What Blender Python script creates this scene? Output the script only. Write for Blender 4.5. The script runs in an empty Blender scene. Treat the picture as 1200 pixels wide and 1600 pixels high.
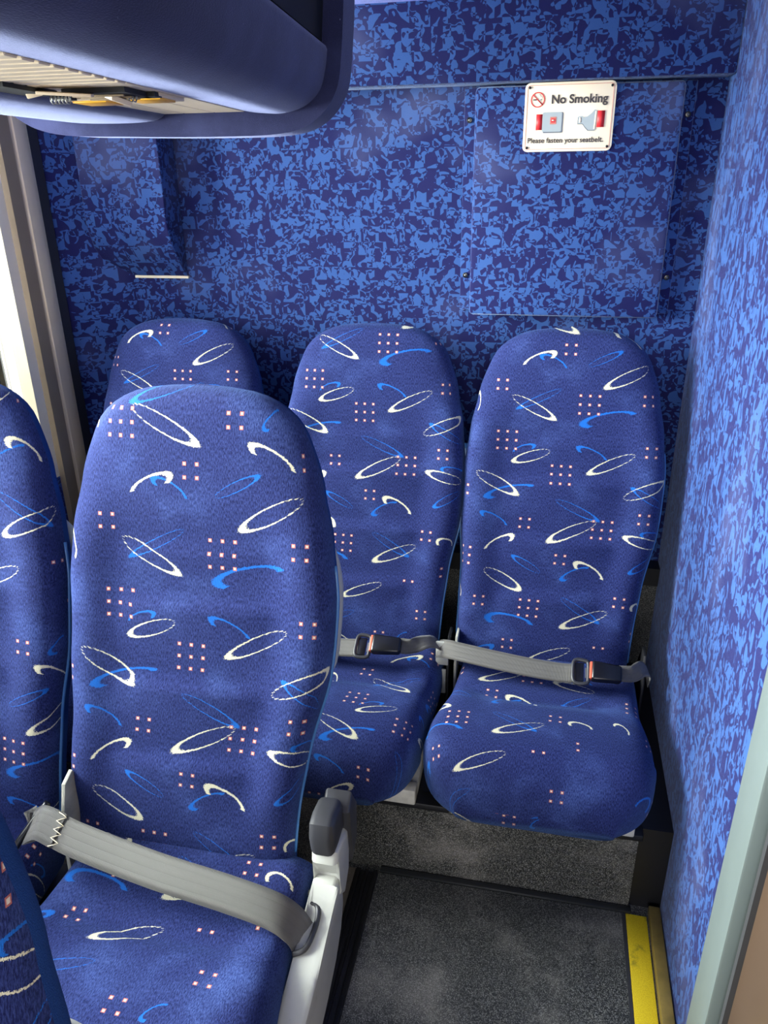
import bpy, bmesh, math, random
from mathutils import Vector, Matrix
random.seed(7)
S = bpy.context.scene
COL = S.collection
PI = math.pi

# ------------------------------------------------------------------ camera
f = 1202.0
roll = math.atan2(40, 2700); pitch = math.atan2(536, f); yaw = math.atan2(285, f / math.cos(pitch))
cd = bpy.data.cameras.new('camera'); cam = bpy.data.objects.new('camera', cd); COL.objects.link(cam)
cd.sensor_fit = 'HORIZONTAL'; cd.sensor_width = 36; cd.lens = 36 * f / 1200; cd.clip_start = 0.02
cam.matrix_world = Matrix.Rotation(yaw, 4, 'Z') @ Matrix.Rotation(PI / 2 - pitch, 4, 'X') @ Matrix.Rotation(-roll, 4, 'Z')
S.camera = cam
# z = 0 is eye height, floor of the aisle at -1.47; y runs to the rear of the coach, x to its right
FLOOR = -1.47

# ------------------------------------------------------------------ light
S.view_settings.view_transform = 'Standard'; S.view_settings.look = 'None'
S.view_settings.exposure = 0.0; S.view_settings.gamma = 1.0; S.view_settings.use_curve_mapping = False
wd = bpy.data.worlds.new('daylight'); S.world = wd; wd.use_nodes = True
bg = wd.node_tree.nodes['Background']; bg.inputs[0].default_value = (0.98, 0.99, 1.0, 1); bg.inputs[1].default_value = 1.5

def area(name, loc, target, sx, sy, power, col=(1, 1, 1)):
    l = bpy.data.lights.new(name, 'AREA'); l.shape = 'RECTANGLE'; l.size = sx; l.size_y = sy; l.energy = power; l.color = col
    o = bpy.data.objects.new(name, l); COL.objects.link(o); o.location = loc
    o.rotation_euler = (Vector(target) - Vector(loc)).to_track_quat('-Z', 'Y').to_euler()
    return o
area('daylight_through_side_windows', (-2.3, 0.7, 0.25), (0.3, 1.35, -0.25), 2.4, 1.2, 640, (1, 1, .99))
area('daylight_from_windscreen', (0.0, -4.3, 0.3), (-0.3, 1.5, -0.5), 2.0, 1.6, 110, (1, 0.98, 0.95))

# ------------------------------------------------------------------ node helpers
def lin(r, g, b):
    c = lambda v: (v / 255 / 12.92) if v / 255 <= 0.04045 else ((v / 255 + 0.055) / 1.055) ** 2.4
    return (c(r), c(g), c(b), 1)

class NT:
    def __init__(s, nt): s.nt = nt; s.n = nt.nodes; s.l = nt.links
    def new(s, t, **k):
        n = s.n.new(t)
        for a, b in k.items(): setattr(n, a, b)
        return n
    def put(s, sock, v):
        if isinstance(v, bpy.types.NodeSocket): s.l.new(v, sock)
        elif v is not None: sock.default_value = v
    def m(s, op, a, b=None, c=None, clamp=False):
        n = s.new('ShaderNodeMath', operation=op, use_clamp=clamp)
        s.put(n.inputs[0], a); s.put(n.inputs[1], b)
        if c is not None: s.put(n.inputs[2], c)
        return n.outputs[0]
    def mix(s, f, a, b, bt='MIX'):
        n = s.new('ShaderNodeMix', data_type='RGBA', blend_type=bt)
        s.put(n.inputs[0], f); s.put(n.inputs[6], a); s.put(n.inputs[7], b)
        return n.outputs[2]
    def step(s, v, a, b, c=0.0, d=1.0):
        n = s.new('ShaderNodeMapRange'); n.interpolation_type = 'SMOOTHSTEP'
        s.put(n.inputs[0], v)
        for i, q in enumerate((a, b, c, d)): n.inputs[i + 1].default_value = q
        return n.outputs[0]
    def noise(s, vec, scale, detail=2.0, rough=0.5, out=0):
        n = s.new('ShaderNodeTexNoise'); s.put(n.inputs['Vector'], vec)
        n.inputs['Scale'].default_value = scale; n.inputs['Detail'].default_value = detail; n.inputs['Roughness'].default_value = rough
        return n.outputs[out]
    def vmul(s, v, k):
        n = s.new('ShaderNodeVectorMath', operation='MULTIPLY'); s.put(n.inputs[0], v); n.inputs[1].default_value = k
        return n.outputs[0]
    def bump(s, h, dist, strength=1.0):
        n = s.new('ShaderNodeBump'); s.put(n.inputs['Height'], h); n.inputs['Distance'].default_value = dist; n.inputs['Strength'].default_value = strength
        return n.outputs[0]

def mat(name):
    m = bpy.data.materials.new(name); m.use_nodes = True
    t = NT(m.node_tree); b = m.node_tree.nodes['Principled BSDF']
    return m, t, b

def plain(name, rgb, rough=0.5, metal=0.0, var=0.08, scale=12.0, bumpd=0.0, bscale=400, spec=0.5):
    m, t, b = mat(name)
    tc = t.new('ShaderNodeTexCoord').outputs['Object']
    n = t.noise(tc, scale, 4, 0.6)
    dark = tuple(c * (1 - var * 2) for c in rgb[:3]) + (1,); light = tuple(min(1, c * (1 + var * 2)) for c in rgb[:3]) + (1,)
    t.put(b.inputs['Base Color'], t.mix(n, dark, light))
    b.inputs['Roughness'].default_value = rough; b.inputs['Metallic'].default_value = metal
    b.inputs['Specular IOR Level'].default_value = spec
    if bumpd: t.put(b.inputs['Normal'], t.bump(t.noise(tc, bscale, 2), bumpd))
    return m

# ------------------------------------------------------------------ woven seat fabric
STROKES = [  # kind, colour, u, v, angle of the thick end, half length, half width (metres on the cloth)
('O',0,.1272,.6656,-2.68,.0522,.0116),('O',0,-.0747,.5925,-.464,.0522,.0108),('O',0,-.0711,.4822,-2.814,.0417,.0108),
('O',0,.1065,.4733,-2.684,.0521,.0106),('O',0,-.146,.4169,-.458,.0516,.0127),('O',0,.1841,.418,.418,.0496,.0121),
('O',0,.0355,.3145,-2.673,.055,.012),('O',0,.1952,.2993,2.908,.0443,.011),('O',0,-.1096,.1889,-.464,.0482,.0127),
('O',0,.0902,.1078,-2.71,.0524,.0124),('C',0,-.0681,.6982,.418,.0348,.0115),('C',0,-.1267,.2753,.556,.0339,.0112),
('C',0,.0836,.2227,2.621,.0357,.0133),('C',0,.2124,.1399,2.791,.0235,.0123),('O',1,.0719,.7028,.451,.0374,.0069),
('O',1,-.0614,.6122,-2.68,.0504,.0066),('O',1,.193,.4005,2.627,.0421,.0079),('O',1,.039,.3648,-.405,.0517,.0086),
('O',1,-.0577,.2288,2.658,.0374,.0078),('O',1,.2024,.2475,-2.574,.0342,.0085),('O',1,.076,.1301,-.532,.0506,.0084),
('C',1,-.0373,.6934,2.683,.0301,.0096),('C',1,.0904,.5723,-2.919,.055,.0144),('C',1,-.0893,.4973,.367,.0242,.0084),
('C',1,.061,.4935,2.74,.033,.0098),('C',1,-.1147,.3981,-2.883,.0529,.0121),('C',1,-.1453,.331,2.673,.0323,.0092),
('C',1,.2085,.3165,3.005,.0231,.008),('C',1,.0545,.2148,-2.639,.0319,.0102),('C',1,-.0804,.0865,3.036,.0514,.017),
('O',0,-.0463,.7846,-.43,.0581,.0114),('C',0,.1265,.7437,2.638,.036,.0109),('C',0,-.1889,.7734,.667,.012,.0085),
('O',1,-.0488,.8345,-2.786,.0545,.0096),('C',1,.1266,.797,-2.379,.0181,.008),('C',0,-.214,.60,1.9,.022,.010),
('C',0,-.225,.15,2.2,.02,.010),('O',0,.02,.012,-2.75,.05,.011),('C',1,-.15,.0,.5,.04,.011)]
DOTS = [(-.0018,.7214,2,2),(-.1463,.6405,2,2),(.0474,.6029,3,3),(.174,.6156,2,2),(-.1284,.5159,3,3),(-.0032,.4429,3,3),
(.1881,.5037,2,2),(-.2119,.3967,1,2),(-.0738,.3258,2,2),(.0999,.3219,3,3),(.1867,.3535,2,2),(-.202,.2404,2,3),
(.0161,.247,2,2),(-.1572,.1332,2,2),(-.0399,.1251,3,3),(.1609,.1569,2,2),(.207,.0694,1,2),(.1307,.0416,2,1),
(-.1194,.7852,3,3),(.0691,.7951,2,2),(.1797,.7397,1,2),(.17,.86,2,2),(-.08,.03,2,2)]
PU, PV, VC = 0.52, 0.90, 0.435

def stroke_group():
    g = bpy.data.node_groups.new('woven_stroke', 'ShaderNodeTree')
    itf = g.interface
    itf.new_socket('Local', in_out='INPUT', socket_type='NodeSocketVector')
    itf.new_socket('Arc', in_out='INPUT', socket_type='NodeSocketFloat')      # 0 full loop, 1 open arc
    itf.new_socket('Rough', in_out='INPUT', socket_type='NodeSocketFloat')
    itf.new_socket('Mask', in_out='OUTPUT', socket_type='NodeSocketFloat')
    t = NT(g); gi = t.new('NodeGroupInput'); go = t.new('NodeGroupOutput')
    sp = t.new('ShaderNodeSeparateXYZ'); t.l.new(gi.outputs[0], sp.inputs[0])
    x, y = sp.outputs[0], sp.outputs[1]
    r = t.m('SQRT', t.m('ADD', t.m('MULTIPLY', x, x), t.m('MULTIPLY', y, y)))
    a = t.m('ARCTAN2', y, x)                                   # -pi..pi, 0 at the thick end
    aa = t.m('DIVIDE', t.m('ABSOLUTE', a), PI)                 # 0..1
    w_full = t.m('MULTIPLY_ADD', t.m('POWER', t.m('SUBTRACT', 1.0, aa), 1.6), 0.085, 0.055)
    w_arc = t.m('MULTIPLY_ADD', t.m('SUBTRACT', 1.0, aa), 0.06, 0.10)
    # open arc keeps a in (-0.5 .. 3.1)
    keep = t.m('MULTIPLY', t.m('GREATER_THAN', a, -0.75), t.m('LESS_THAN', a, 3.0))
    w_arc = t.m('ADD', w_arc, t.m('MULTIPLY', t.m('SUBTRACT', keep, 1.0), 5.0))
    w = t.m('ADD', t.m('MULTIPLY', w_full, t.m('SUBTRACT', 1.0, gi.outputs[1])), t.m('MULTIPLY', w_arc, gi.outputs[1]))
    # thin far side breaks into dashes
    thr = t.m('SUBTRACT', t.m('MULTIPLY', aa, 2.6), 2.15)
    dash = t.m('GREATER_THAN', t.m('ADD', t.m('MULTIPLY', t.m('SINE', t.m('MULTIPLY', a, 21.0)), 0.42), t.m('MULTIPLY', gi.outputs[2], 4.0)), thr)
    dash = t.m('MAXIMUM', dash, gi.outputs[1])
    d = t.m('ABSOLUTE', t.m('SUBTRACT', r, 1.0))
    d = t.m('ADD', d, t.m('MULTIPLY', gi.outputs[2], 0.30))
    mk = t.m('MULTIPLY', t.m('LESS_THAN', d, w), dash)
    t.l.new(mk, go.inputs[0])
    return g

def dot_group():
    g = bpy.data.node_groups.new('woven_dots', 'ShaderNodeTree')
    itf = g.interface
    itf.new_socket('Local', in_out='INPUT', socket_type='NodeSocketVector')
    itf.new_socket('NX', in_out='INPUT', socket_type='NodeSocketFloat')
    itf.new_socket('NY', in_out='INPUT', socket_type='NodeSocketFloat')
    itf.new_socket('Mask', in_out='OUTPUT', socket_type='NodeSocketFloat')
    itf.new_socket('Core', in_out='OUTPUT', socket_type='NodeSocketFloat')
    t = NT(g); gi = t.new('NodeGroupInput'); go = t.new('NodeGroupOutput')
    sp = t.new('ShaderNodeSeparateXYZ'); t.l.new(gi.outputs[0], sp.inputs[0])
    def ax(c, n):
        q = t.m('ADD', c, t.m('MULTIPLY', n, 0.5))             # 0..n inside
        inside = t.m('MULTIPLY', t.m('GREATER_THAN', q, 0.0), t.m('LESS_THAN', q, n))
        d = t.m('ABSOLUTE', t.m('SUBTRACT', t.m('FRACT', q), 0.5))
        return t.m('ADD', d, t.m('MULTIPLY', t.m('SUBTRACT', 1.0, inside), 9.0))
    d = t.m('MAXIMUM', ax(sp.outputs[0], gi.outputs[1]), ax(sp.outputs[1], gi.outputs[2]))
    t.l.new(t.m('LESS_THAN', d, 0.15), go.inputs[0]); t.l.new(t.m('LESS_THAN', d, 0.085), go.inputs[1])
    return g

def fabric_material():
    m, t, b = mat('woven_seat_fabric')
    sg, dg = stroke_group(), dot_group()
    uv = t.new('ShaderNodeTexCoord').outputs['UV']
    sp = t.new('ShaderNodeSeparateXYZ'); t.l.new(uv, sp.inputs[0])
    # weave wobble for ragged stroke edges
    nz = t.noise(uv, 700, 1, 0.5)
    nc = t.noise(uv, 260, 2, 0.5, out=1)
    wob = t.new('ShaderNodeVectorMath', operation='MULTIPLY_ADD'); t.l.new(nc, wob.inputs[0]); wob.inputs[1].default_value = (.0022, .0022, 0); wob.inputs[2].default_value = (-.0011, -.0011, 0)
    wr = lambda c, P, C: t.m('SUBTRACT', c, t.m('MULTIPLY', t.m('ROUND', t.m('DIVIDE', t.m('SUBTRACT', c, C), P)), P))
    u = wr(sp.outputs[0], PU, 0.0); v = wr(sp.outputs[1], PV, VC)
    cb = t.new('ShaderNodeCombineXYZ'); t.put(cb.inputs[0], u); t.put(cb.inputs[1], v)
    P0 = cb.outputs[0]
    ad = t.new('ShaderNodeVectorMath', operation='ADD'); t.l.new(P0, ad.inputs[0]); t.l.new(wob.outputs[0], ad.inputs[1])
    P = ad.outputs[0]
    rough = t.m('SUBTRACT', nz, 0.5)
    acc = {0: None, 1: None}
    for kind, c, x, y, ang, h, w in STROKES:
        mp = t.new('ShaderNodeMapping', vector_type='TEXTURE'); t.l.new(P, mp.inputs[0])
        mp.inputs['Location'].default_value = (x, y, 0)
        flip = 1 if (kind == 'O' or math.cos(ang) > 0) else -1   # arcs bulge upwards
        mp.inputs['Rotation'].default_value = (0, 0, ang); mp.inputs['Scale'].default_value = (h, w * flip, 1)
        gn = t.new('ShaderNodeGroup', node_tree=sg); t.l.new(mp.outputs[0], gn.inputs[0])
        gn.inputs[1].default_value = 1.0 if kind == 'C' else 0.0; t.l.new(rough, gn.inputs[2])
        o = gn.outputs[0]
        acc[c] = o if acc[c] is None else t.m('MAXIMUM', acc[c], o)
    da = dc = None
    for x, y, nx, ny in DOTS:
        mp = t.new('ShaderNodeMapping', vector_type='TEXTURE'); t.l.new(P0, mp.inputs[0])
        mp.inputs['Location'].default_value = (x, y, 0); mp.inputs['Scale'].default_value = (.0205, .0195, 1)
        gn = t.new('ShaderNodeGroup', node_tree=dg); t.l.new(mp.outputs[0], gn.inputs[0]); gn.inputs[1].default_value = nx; gn.inputs[2].default_value = ny
        da = gn.outputs[0] if da is None else t.m('MAXIMUM', da, gn.outputs[0])
        dc = gn.outputs[1] if dc is None else t.m('MAXIMUM', dc, gn.outputs[1])
    streak = t.noise(t.vmul(uv, (620, 190, 1)), 1.0, 3, 0.7)
    patch = t.noise(uv, 7, 3, 0.55)
    base = t.mix(t.step(streak, 0.36, 0.66), lin(20, 25, 68), lin(50, 62, 116))
    base = t.mix(t.step(patch, 0.46, 0.80), base, t.mix(t.step(streak, .3, .7), lin(30, 42, 96), lin(76, 96, 152)))
    col = t.mix(acc[1], base, lin(28, 98, 182))
    col = t.mix(acc[0], col, lin(216, 210, 178))
    col = t.mix(da, col, lin(180, 105, 95)); col = t.mix(dc, col, lin(225, 208, 186))
    t.put(b.inputs['Base Color'], col)
    b.inputs['Roughness'].default_value = 0.9; b.inputs['Specular IOR Level'].default_value = 0.15
    b.inputs['Sheen Weight'].default_value = 0.35; b.inputs['Sheen Roughness'].default_value = 0.35
    b.inputs['Sheen Tint'].default_value = lin(120, 165, 230)
    h = t.m('ADD', t.m('MULTIPLY', streak, 0.5), t.m('MULTIPLY', acc[0], 0.5))
    t.put(b.inputs['Normal'], t.bump(h, 0.003, 0.9))
    return m

def carpet_material():
    """printed wall carpet: curly fragments cut along a small square grid"""
    m, t, b = mat('patterned_wall_carpet')
    uv = t.new('ShaderNodeTexCoord').outputs['UV']
    def cells(n, shift, scale, thr, det=.6):
        sp = t.new('ShaderNodeSeparateXYZ'); t.l.new(uv, sp.inputs[0])
        row = t.m('FLOOR', t.m('MULTIPLY', t.m('ADD', sp.outputs[1], shift), n))
        k = t.m('MULTIPLY', t.m('FRACT', t.m('MULTIPLY', row, 0.618)), 1.0)
        colm = t.m('FLOOR', t.m('ADD', t.m('MULTIPLY', t.m('ADD', sp.outputs[0], shift), n), k))
        cb = t.new('ShaderNodeCombineXYZ'); t.put(cb.inputs[0], colm); t.put(cb.inputs[1], row); cb.inputs[2].default_value = shift
        wn = t.new('ShaderNodeTexWhiteNoise', noise_dimensions='3D'); t.l.new(cb.outputs[0], wn.inputs['Vector'])
        o = t.new('ShaderNodeVectorMath', operation='MULTIPLY_ADD'); t.l.new(wn.outputs['Color'], o.inputs[0]); o.inputs[1].default_value = (3, 3, 3); t.l.new(uv, o.inputs[2])
        nn = t.new('ShaderNodeTexNoise'); t.l.new(o.outputs[0], nn.inputs['Vector']); nn.inputs['Scale'].default_value = scale
        nn.inputs['Detail'].default_value = det; nn.inputs['Roughness'].default_value = .45; nn.inputs['Distortion'].default_value = 0.7
        return t.m('GREATER_THAN', nn.outputs[0], thr)
    xor = lambda a, b_: t.m('ABSOLUTE', t.m('SUBTRACT', a, b_))
    A = cells(23.0, .0, 42, .545); B = cells(34.0, .013, 29, .60); Cc = cells(13.0, .03, 58, .64)
    pat = xor(xor(A, B), Cc)
    big = t.noise(uv, 9, 2, .5)
    fine = t.noise(uv, 900, 2, 0.6)
    wear = t.noise(uv, 2.6, 3, 0.6)
    dark = t.mix(fine, lin(14, 16, 64), lin(22, 26, 86)); light = t.mix(fine, lin(36, 64, 122), lin(54, 92, 150))
    col = t.mix(pat, dark, light)
    dust = t.m('MULTIPLY', t.step(wear, 0.5, 0.75), 0.30)
    col = t.mix(dust, col, lin(118, 128, 168))
    t.put(b.inputs['Base Color'], col)
    b.inputs['Roughness'].default_value = 0.8; b.inputs['Specular IOR Level'].default_value = 0.25
    b.inputs['Sheen Weight'].default_value = 0.5; b.inputs['Sheen Roughness'].default_value = 0.3
    b.inputs['Sheen Tint'].default_value = lin(190, 210, 245)
    t.put(b.inputs['Normal'], t.bump(fine, 0.001, 0.5))
    return m

def velvet_material():
    m, t, b = mat('navy_velvet_rack_lining')
    tc = t.new('ShaderNodeTexCoord').outputs['Object']
    n = t.noise(tc, 9, 4, 0.6); fine = t.noise(t.vmul(tc, (1, .35, 1)), 900, 2)
    col = t.mix(t.step(n, .4, .7), lin(32, 33, 62), lin(52, 56, 90))
    speck = t.m('GREATER_THAN', t.noise(tc, 190, 3, 0.7), 0.735)
    speck = t.m('MULTIPLY', speck, t.m('GREATER_THAN', t.noise(tc, 11, 2), 0.55))
    col = t.mix(t.m('MULTIPLY', speck, .6), col, lin(150, 160, 190))
    t.put(b.inputs['Base Color'], t.mix(fine, col, t.mix(0.5, col, lin(62, 68, 108))))
    b.inputs['Roughness'].default_value = 0.9; b.inputs['Specular IOR Level'].default_value = 0.15
    b.inputs['Sheen Weight'].default_value = 0.6; b.inputs['Sheen Roughness'].default_value = 0.35; b.inputs['Sheen Tint'].default_value = lin(175, 185, 230)
    t.put(b.inputs['Normal'], t.bump(fine, 0.001, 0.5))
    return m

def vinyl_material():
    m, t, b = mat('speckled_black_vinyl')
    tc = t.new('ShaderNodeTexCoord').outputs['Object']
    sp = t.noise(tc, 520, 2, 0.7); dirt = t.noise(tc, 5.5, 5, 0.62)
    base = t.mix(t.step(sp, .45, .75), lin(34, 36, 34), lin(160, 160, 150))
    dm = t.step(dirt, .47, .72)
    col = t.mix(t.m('MULTIPLY', dm, t.m('MULTIPLY_ADD', sp, 1.1, 0.0)), base, lin(150, 146, 136))
    t.put(b.inputs['Base Color'], col)
    t.put(b.inputs['Roughness'], t.m('MULTIPLY_ADD', dm, 0.3, 0.42))
    t.put(b.inputs['Normal'], t.bump(sp, 0.0012, 0.7))
    return m

def webbing_material(name, rgb, ribs=4):
    m, t, b = mat(name)
    uv = t.new('ShaderNodeTexCoord').outputs['UV']
    sp = t.new('ShaderNodeSeparateXYZ'); t.l.new(uv, sp.inputs[0])
    line = t.m('POWER', t.m('ABSOLUTE', t.m('SINE', t.m('MULTIPLY', sp.outputs[0], PI * ribs))), 0.35)
    wv = t.m('MULTIPLY_ADD', t.m('SINE', t.m('MULTIPLY', sp.outputs[1], 3600.0)), 0.5, 0.5)
    n = t.noise(uv, 30, 3)
    c = t.mix(line, tuple(k * .8 for k in rgb[:3]) + (1,), rgb)
    t.put(b.inputs['Base Color'], t.mix(t.m('MULTIPLY', n, .3), c, lin(98, 94, 87)))
    b.inputs['Roughness'].default_value = 0.55; b.inputs['Sheen Weight'].default_value = 0.3
    t.put(b.inputs['Normal'], t.bump(t.m('ADD', wv, line), 0.0006, 0.6))
    return m

def grit_material(name, c0, c1, s=700):
    m, t, b = mat(name)
    tc = t.new('ShaderNodeTexCoord').outputs['Object']
    n = t.noise(tc, s, 2, .6); d = t.noise(tc, 14, 4, .65)
    col = t.mix(t.step(n, .35, .65), c0, c1)
    col = t.mix(t.step(d, .62, .8), col, lin(120, 100, 30))
    t.put(b.inputs['Base Color'], col); b.inputs['Roughness'].default_value = .7
    t.put(b.inputs['Normal'], t.bump(n, .001, .8))
    return m

def shell_material(name, rgb, rough=.4):
    m, t, b = mat(name)
    tc = t.new('ShaderNodeTexCoord').outputs['Object']
    n = t.noise(tc, 16, 5, .65); sc = t.noise(t.vmul(tc, (1, 1, .2)), 120, 3, .7)
    col = t.mix(t.step(n, .5, .8, 0, .45), rgb, tuple(k * .62 for k in rgb[:3]) + (1,))
    col = t.mix(t.step(sc, .66, .74, 0, .35), col, lin(120, 112, 100))
    t.put(b.inputs['Base Color'], col); b.inputs['Roughness'].default_value = rough
    return m

M = dict(
    fabric=fabric_material(), carpet=carpet_material(), velvet=velvet_material(), vinyl=vinyl_material(),
    side_fabric=plain('plain_blue_side_fabric', lin(30, 64, 122), .9, var=.15, bumpd=.001, bscale=900, spec=.15),
    shell=shell_material('light_grey_seat_plastic', lin(176, 177, 168)),
    dark_plastic=plain('dark_grey_plastic', lin(50, 50, 52), .4, var=.06),
    black_plastic=plain('black_plastic', lin(16, 16, 18), .28),
    black_void=plain('black_recess', lin(14, 14, 16), .7),
    webbing=webbing_material('grey_belt_webbing', lin(76, 73, 67)),
    webbing2=webbing_material('worn_grey_belt_webbing', lin(62, 60, 56)),
    red=plain('red_button_plastic', lin(205, 40, 40), .4), orange=plain('orange_edge_plastic', lin(225, 105, 75), .45),
    steel=plain('bright_steel', lin(170, 170, 165), .35, .85), dsteel=plain('painted_bracket', lin(175, 174, 160), .5, var=.2, scale=40),
    black_metal=plain('black_painted_steel', lin(24, 24, 26), .45),
    taupe=plain('taupe_window_trim', lin(232, 208, 166), .55, var=.05), cream=plain('cream_window_reveal', lin(236, 220, 186), .5, var=.04),
    shaded_trim_slat=plain('shaded_taupe_trim_and_slat', lin(150, 130, 100), .6, var=.05), rubber=plain('window_rubber', lin(52, 52, 54), .6),  # inner trim's shading is put into its darker colour; bay slats share it
    ceiling=None, grey_frame=plain('grey_green_door_frame', lin(98, 108, 106), .45, var=.04),
    brown=plain('brown_door_panel', lin(84, 66, 52), .35, var=.1, scale=5), gold=plain('scuffed_ochre_kick_trim', lin(132, 112, 58), .4, var=.25, scale=30),
    yellow=grit_material('yellow_safety_strip', lin(226, 190, 10), lin(255, 226, 40)),
    service=plain('beige_service_panel_plastic', lin(236, 216, 184), .5, var=.04), amber=plain('amber_lens', lin(245, 178, 40), .3),
    sign_white=plain('cream_sign_plastic', lin(250, 234, 204), .3, var=.01), sign_red=plain('sign_red_ink', lin(214, 48, 52), .5, var=.01),
    sign_line=plain('sign_border_ink', lin(205, 120, 105), .5, var=.01),
    sign_black=plain('sign_black_ink', lin(48, 42, 44), .5, var=.01), sign_grey=plain('sign_grey_ink', lin(168, 178, 180), .5, var=.02), sign_dgrey=plain('sign_dark_grey_ink', lin(104, 112, 122), .5, var=.01),
    grime=plain('dusty_platform', lin(96, 88, 76), .8, var=.3, scale=60), white_metal=plain('white_painted_rail', lin(205, 203, 190), .5, var=.15, scale=60),
)
M['ceiling'] = plain('pale_blue_ceiling_carpet', lin(150, 160, 225), .9, var=.1, scale=300, bumpd=.001)
gm = bpy.data.materials.new('window_glass'); gm.use_nodes = True
_t = NT(gm.node_tree); _o = gm.node_tree.nodes['Material Output']; gm.node_tree.nodes.remove(gm.node_tree.nodes['Principled BSDF'])
_tr = _t.new('ShaderNodeBsdfTransparent'); _tr.inputs[0].default_value = (.93, .96, .95, 1); _gl = _t.new('ShaderNodeBsdfGlossy'); _gl.inputs['Roughness'].default_value = .02
_fr = _t.new('ShaderNodeFresnel'); _mx = _t.new('ShaderNodeMixShader'); _t.l.new(_fr.outputs[0], _mx.inputs[0]); _t.l.new(_tr.outputs[0], _mx.inputs[1]); _t.l.new(_gl.outputs[0], _mx.inputs[2]); _t.l.new(_mx.outputs[0], _o.inputs[0])
M['gloss_black'] = plain('glossy_black_cove', lin(40, 42, 42), .16)
M['glass'] = gm
M['piping'] = plain('glossy_blue_piping', lin(70, 120, 175), .25, var=.05)

# ------------------------------------------------------------------ geometry helpers
def link(name, me, material, parent=None, smooth=False, loc=None):
    o = bpy.data.objects.new(name, me); COL.objects.link(o)
    if material: me.materials.append(M[material] if isinstance(material, str) else material)
    if smooth:
        for p in me.polygons: p.use_smooth = True
    if parent is not None: o.parent = parent
    if loc: o.location = loc
    return o

def from_bm(name, bm, material, parent=None, smooth=False, angle=None):
    bmesh.ops.recalc_face_normals(bm, faces=bm.faces)
    if angle is not None:
        for e in bm.edges:
            e.smooth = not (len(e.link_faces) == 2 and e.calc_face_angle(0) > angle)
        smooth = True
    me = bpy.data.meshes.new(name); bm.to_mesh(me); bm.free()
    return link(name, me, material, parent, smooth)

def thing(name, label, cat, loc=(0, 0, 0), group=None):
    o = bpy.data.objects.new(name, None); COL.objects.link(o); o.location = loc; o.empty_display_size = .05
    o['label'] = label; o['category'] = cat
    if group: o['group'] = group
    return o
def tag(o, label, cat, group=None):
    o['label'] = label; o['category'] = cat
    if group: o['group'] = group
    return o
def struct(o): o['kind'] = 'structure'; return o

def add_box(bm, x0, x1, y0, y1, z0, z1, bev=0.0, seg=2):
    r = bmesh.ops.create_cube(bm, size=1.0)
    vs = r['verts']
    for v in vs:
        v.co = Vector((x0 + (v.co.x + .5) * (x1 - x0), y0 + (v.co.y + .5) * (y1 - y0), z0 + (v.co.z + .5) * (z1 - z0)))
    if bev:
        es = list({e for v in vs for e in v.link_edges})
        bmesh.ops.bevel(bm, geom=es, offset=bev, segments=seg, profile=.5, affect='EDGES')
def box(name, x0, x1, y0, y1, z0, z1, material, parent=None, bev=0.0):
    bm = bmesh.new(); add_box(bm, x0, x1, y0, y1, z0, z1, bev)
    return from_bm(name, bm, material, parent, angle=.6 if bev else None)

def prism(name, pts, axis, a, b, material, parent=None, bev=0.0, smooth_angle=.6):
    """extrude a 2-D outline along an axis ('x': pts are (y,z); 'y': (x,z); 'z': (x,y))"""
    bm = bmesh.new()
    def P(p, t): return {'x': (t, p[0], p[1]), 'y': (p[0], t, p[1]), 'z': (p[0], p[1], t)}[axis]
    A = [bm.verts.new(P(p, a)) for p in pts]; B = [bm.verts.new(P(p, b)) for p in pts]
    n = len(pts)
    bm.faces.new(A); bm.faces.new(B[::-1])
    for i in range(n): bm.faces.new((A[i], B[i], B[(i + 1) % n], A[(i + 1) % n]))
    if bev:
        es = [e for e in bm.edges if len({round({'x': v.co.x, 'y': v.co.y, 'z': v.co.z}[axis], 5) for v in e.verts}) == 1]
        bmesh.ops.bevel(bm, geom=es, offset=bev, segments=3, profile=.5, affect='EDGES')
    return from_bm(name, bm, material, parent, angle=smooth_angle)

def box_uv(o, scale=1.0, off=(0, 0), vs=1.0):
    """UVs in metres by the dominant axis of each face"""
    me = o.data; uvl = me.uv_layers.new(name='UVMap')
    for p in me.polygons:
        n = p.normal; ax = max(range(3), key=lambda i: abs(n[i]))
        for li in p.loop_indices:
            c = me.vertices[me.loops[li].vertex_index].co
            uvl.data[li].uv = ((c.y, c.z) if ax == 0 else (c.x, c.z) if ax == 1 else (c.x, c.y))
            uvl.data[li].uv = (uvl.data[li].uv[0] * scale + off[0], uvl.data[li].uv[1] * scale * vs + off[1])
    return o

def smoothpath(pts, sub=8, closed=False):
    pts = [Vector(p) for p in pts]; out = []; n = len(pts)
    rng = range(n if closed else n - 1)
    for i in rng:
        g = (lambda k: pts[k % n]) if closed else (lambda k: pts[min(max(k, 0), n - 1)])
        p0, p1, p2, p3 = g(i - 1), g(i), g(i + 1), g(i + 2)
        for k in range(sub):
            t = k / sub
            out.append(0.5 * ((2 * p1) + (-p0 + p2) * t + (2 * p0 - 5 * p1 + 4 * p2 - p3) * t * t + (-p0 + 3 * p1 - 3 * p2 + p3) * t ** 3))
    if not closed: out.append(pts[-1])
    return out

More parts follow.
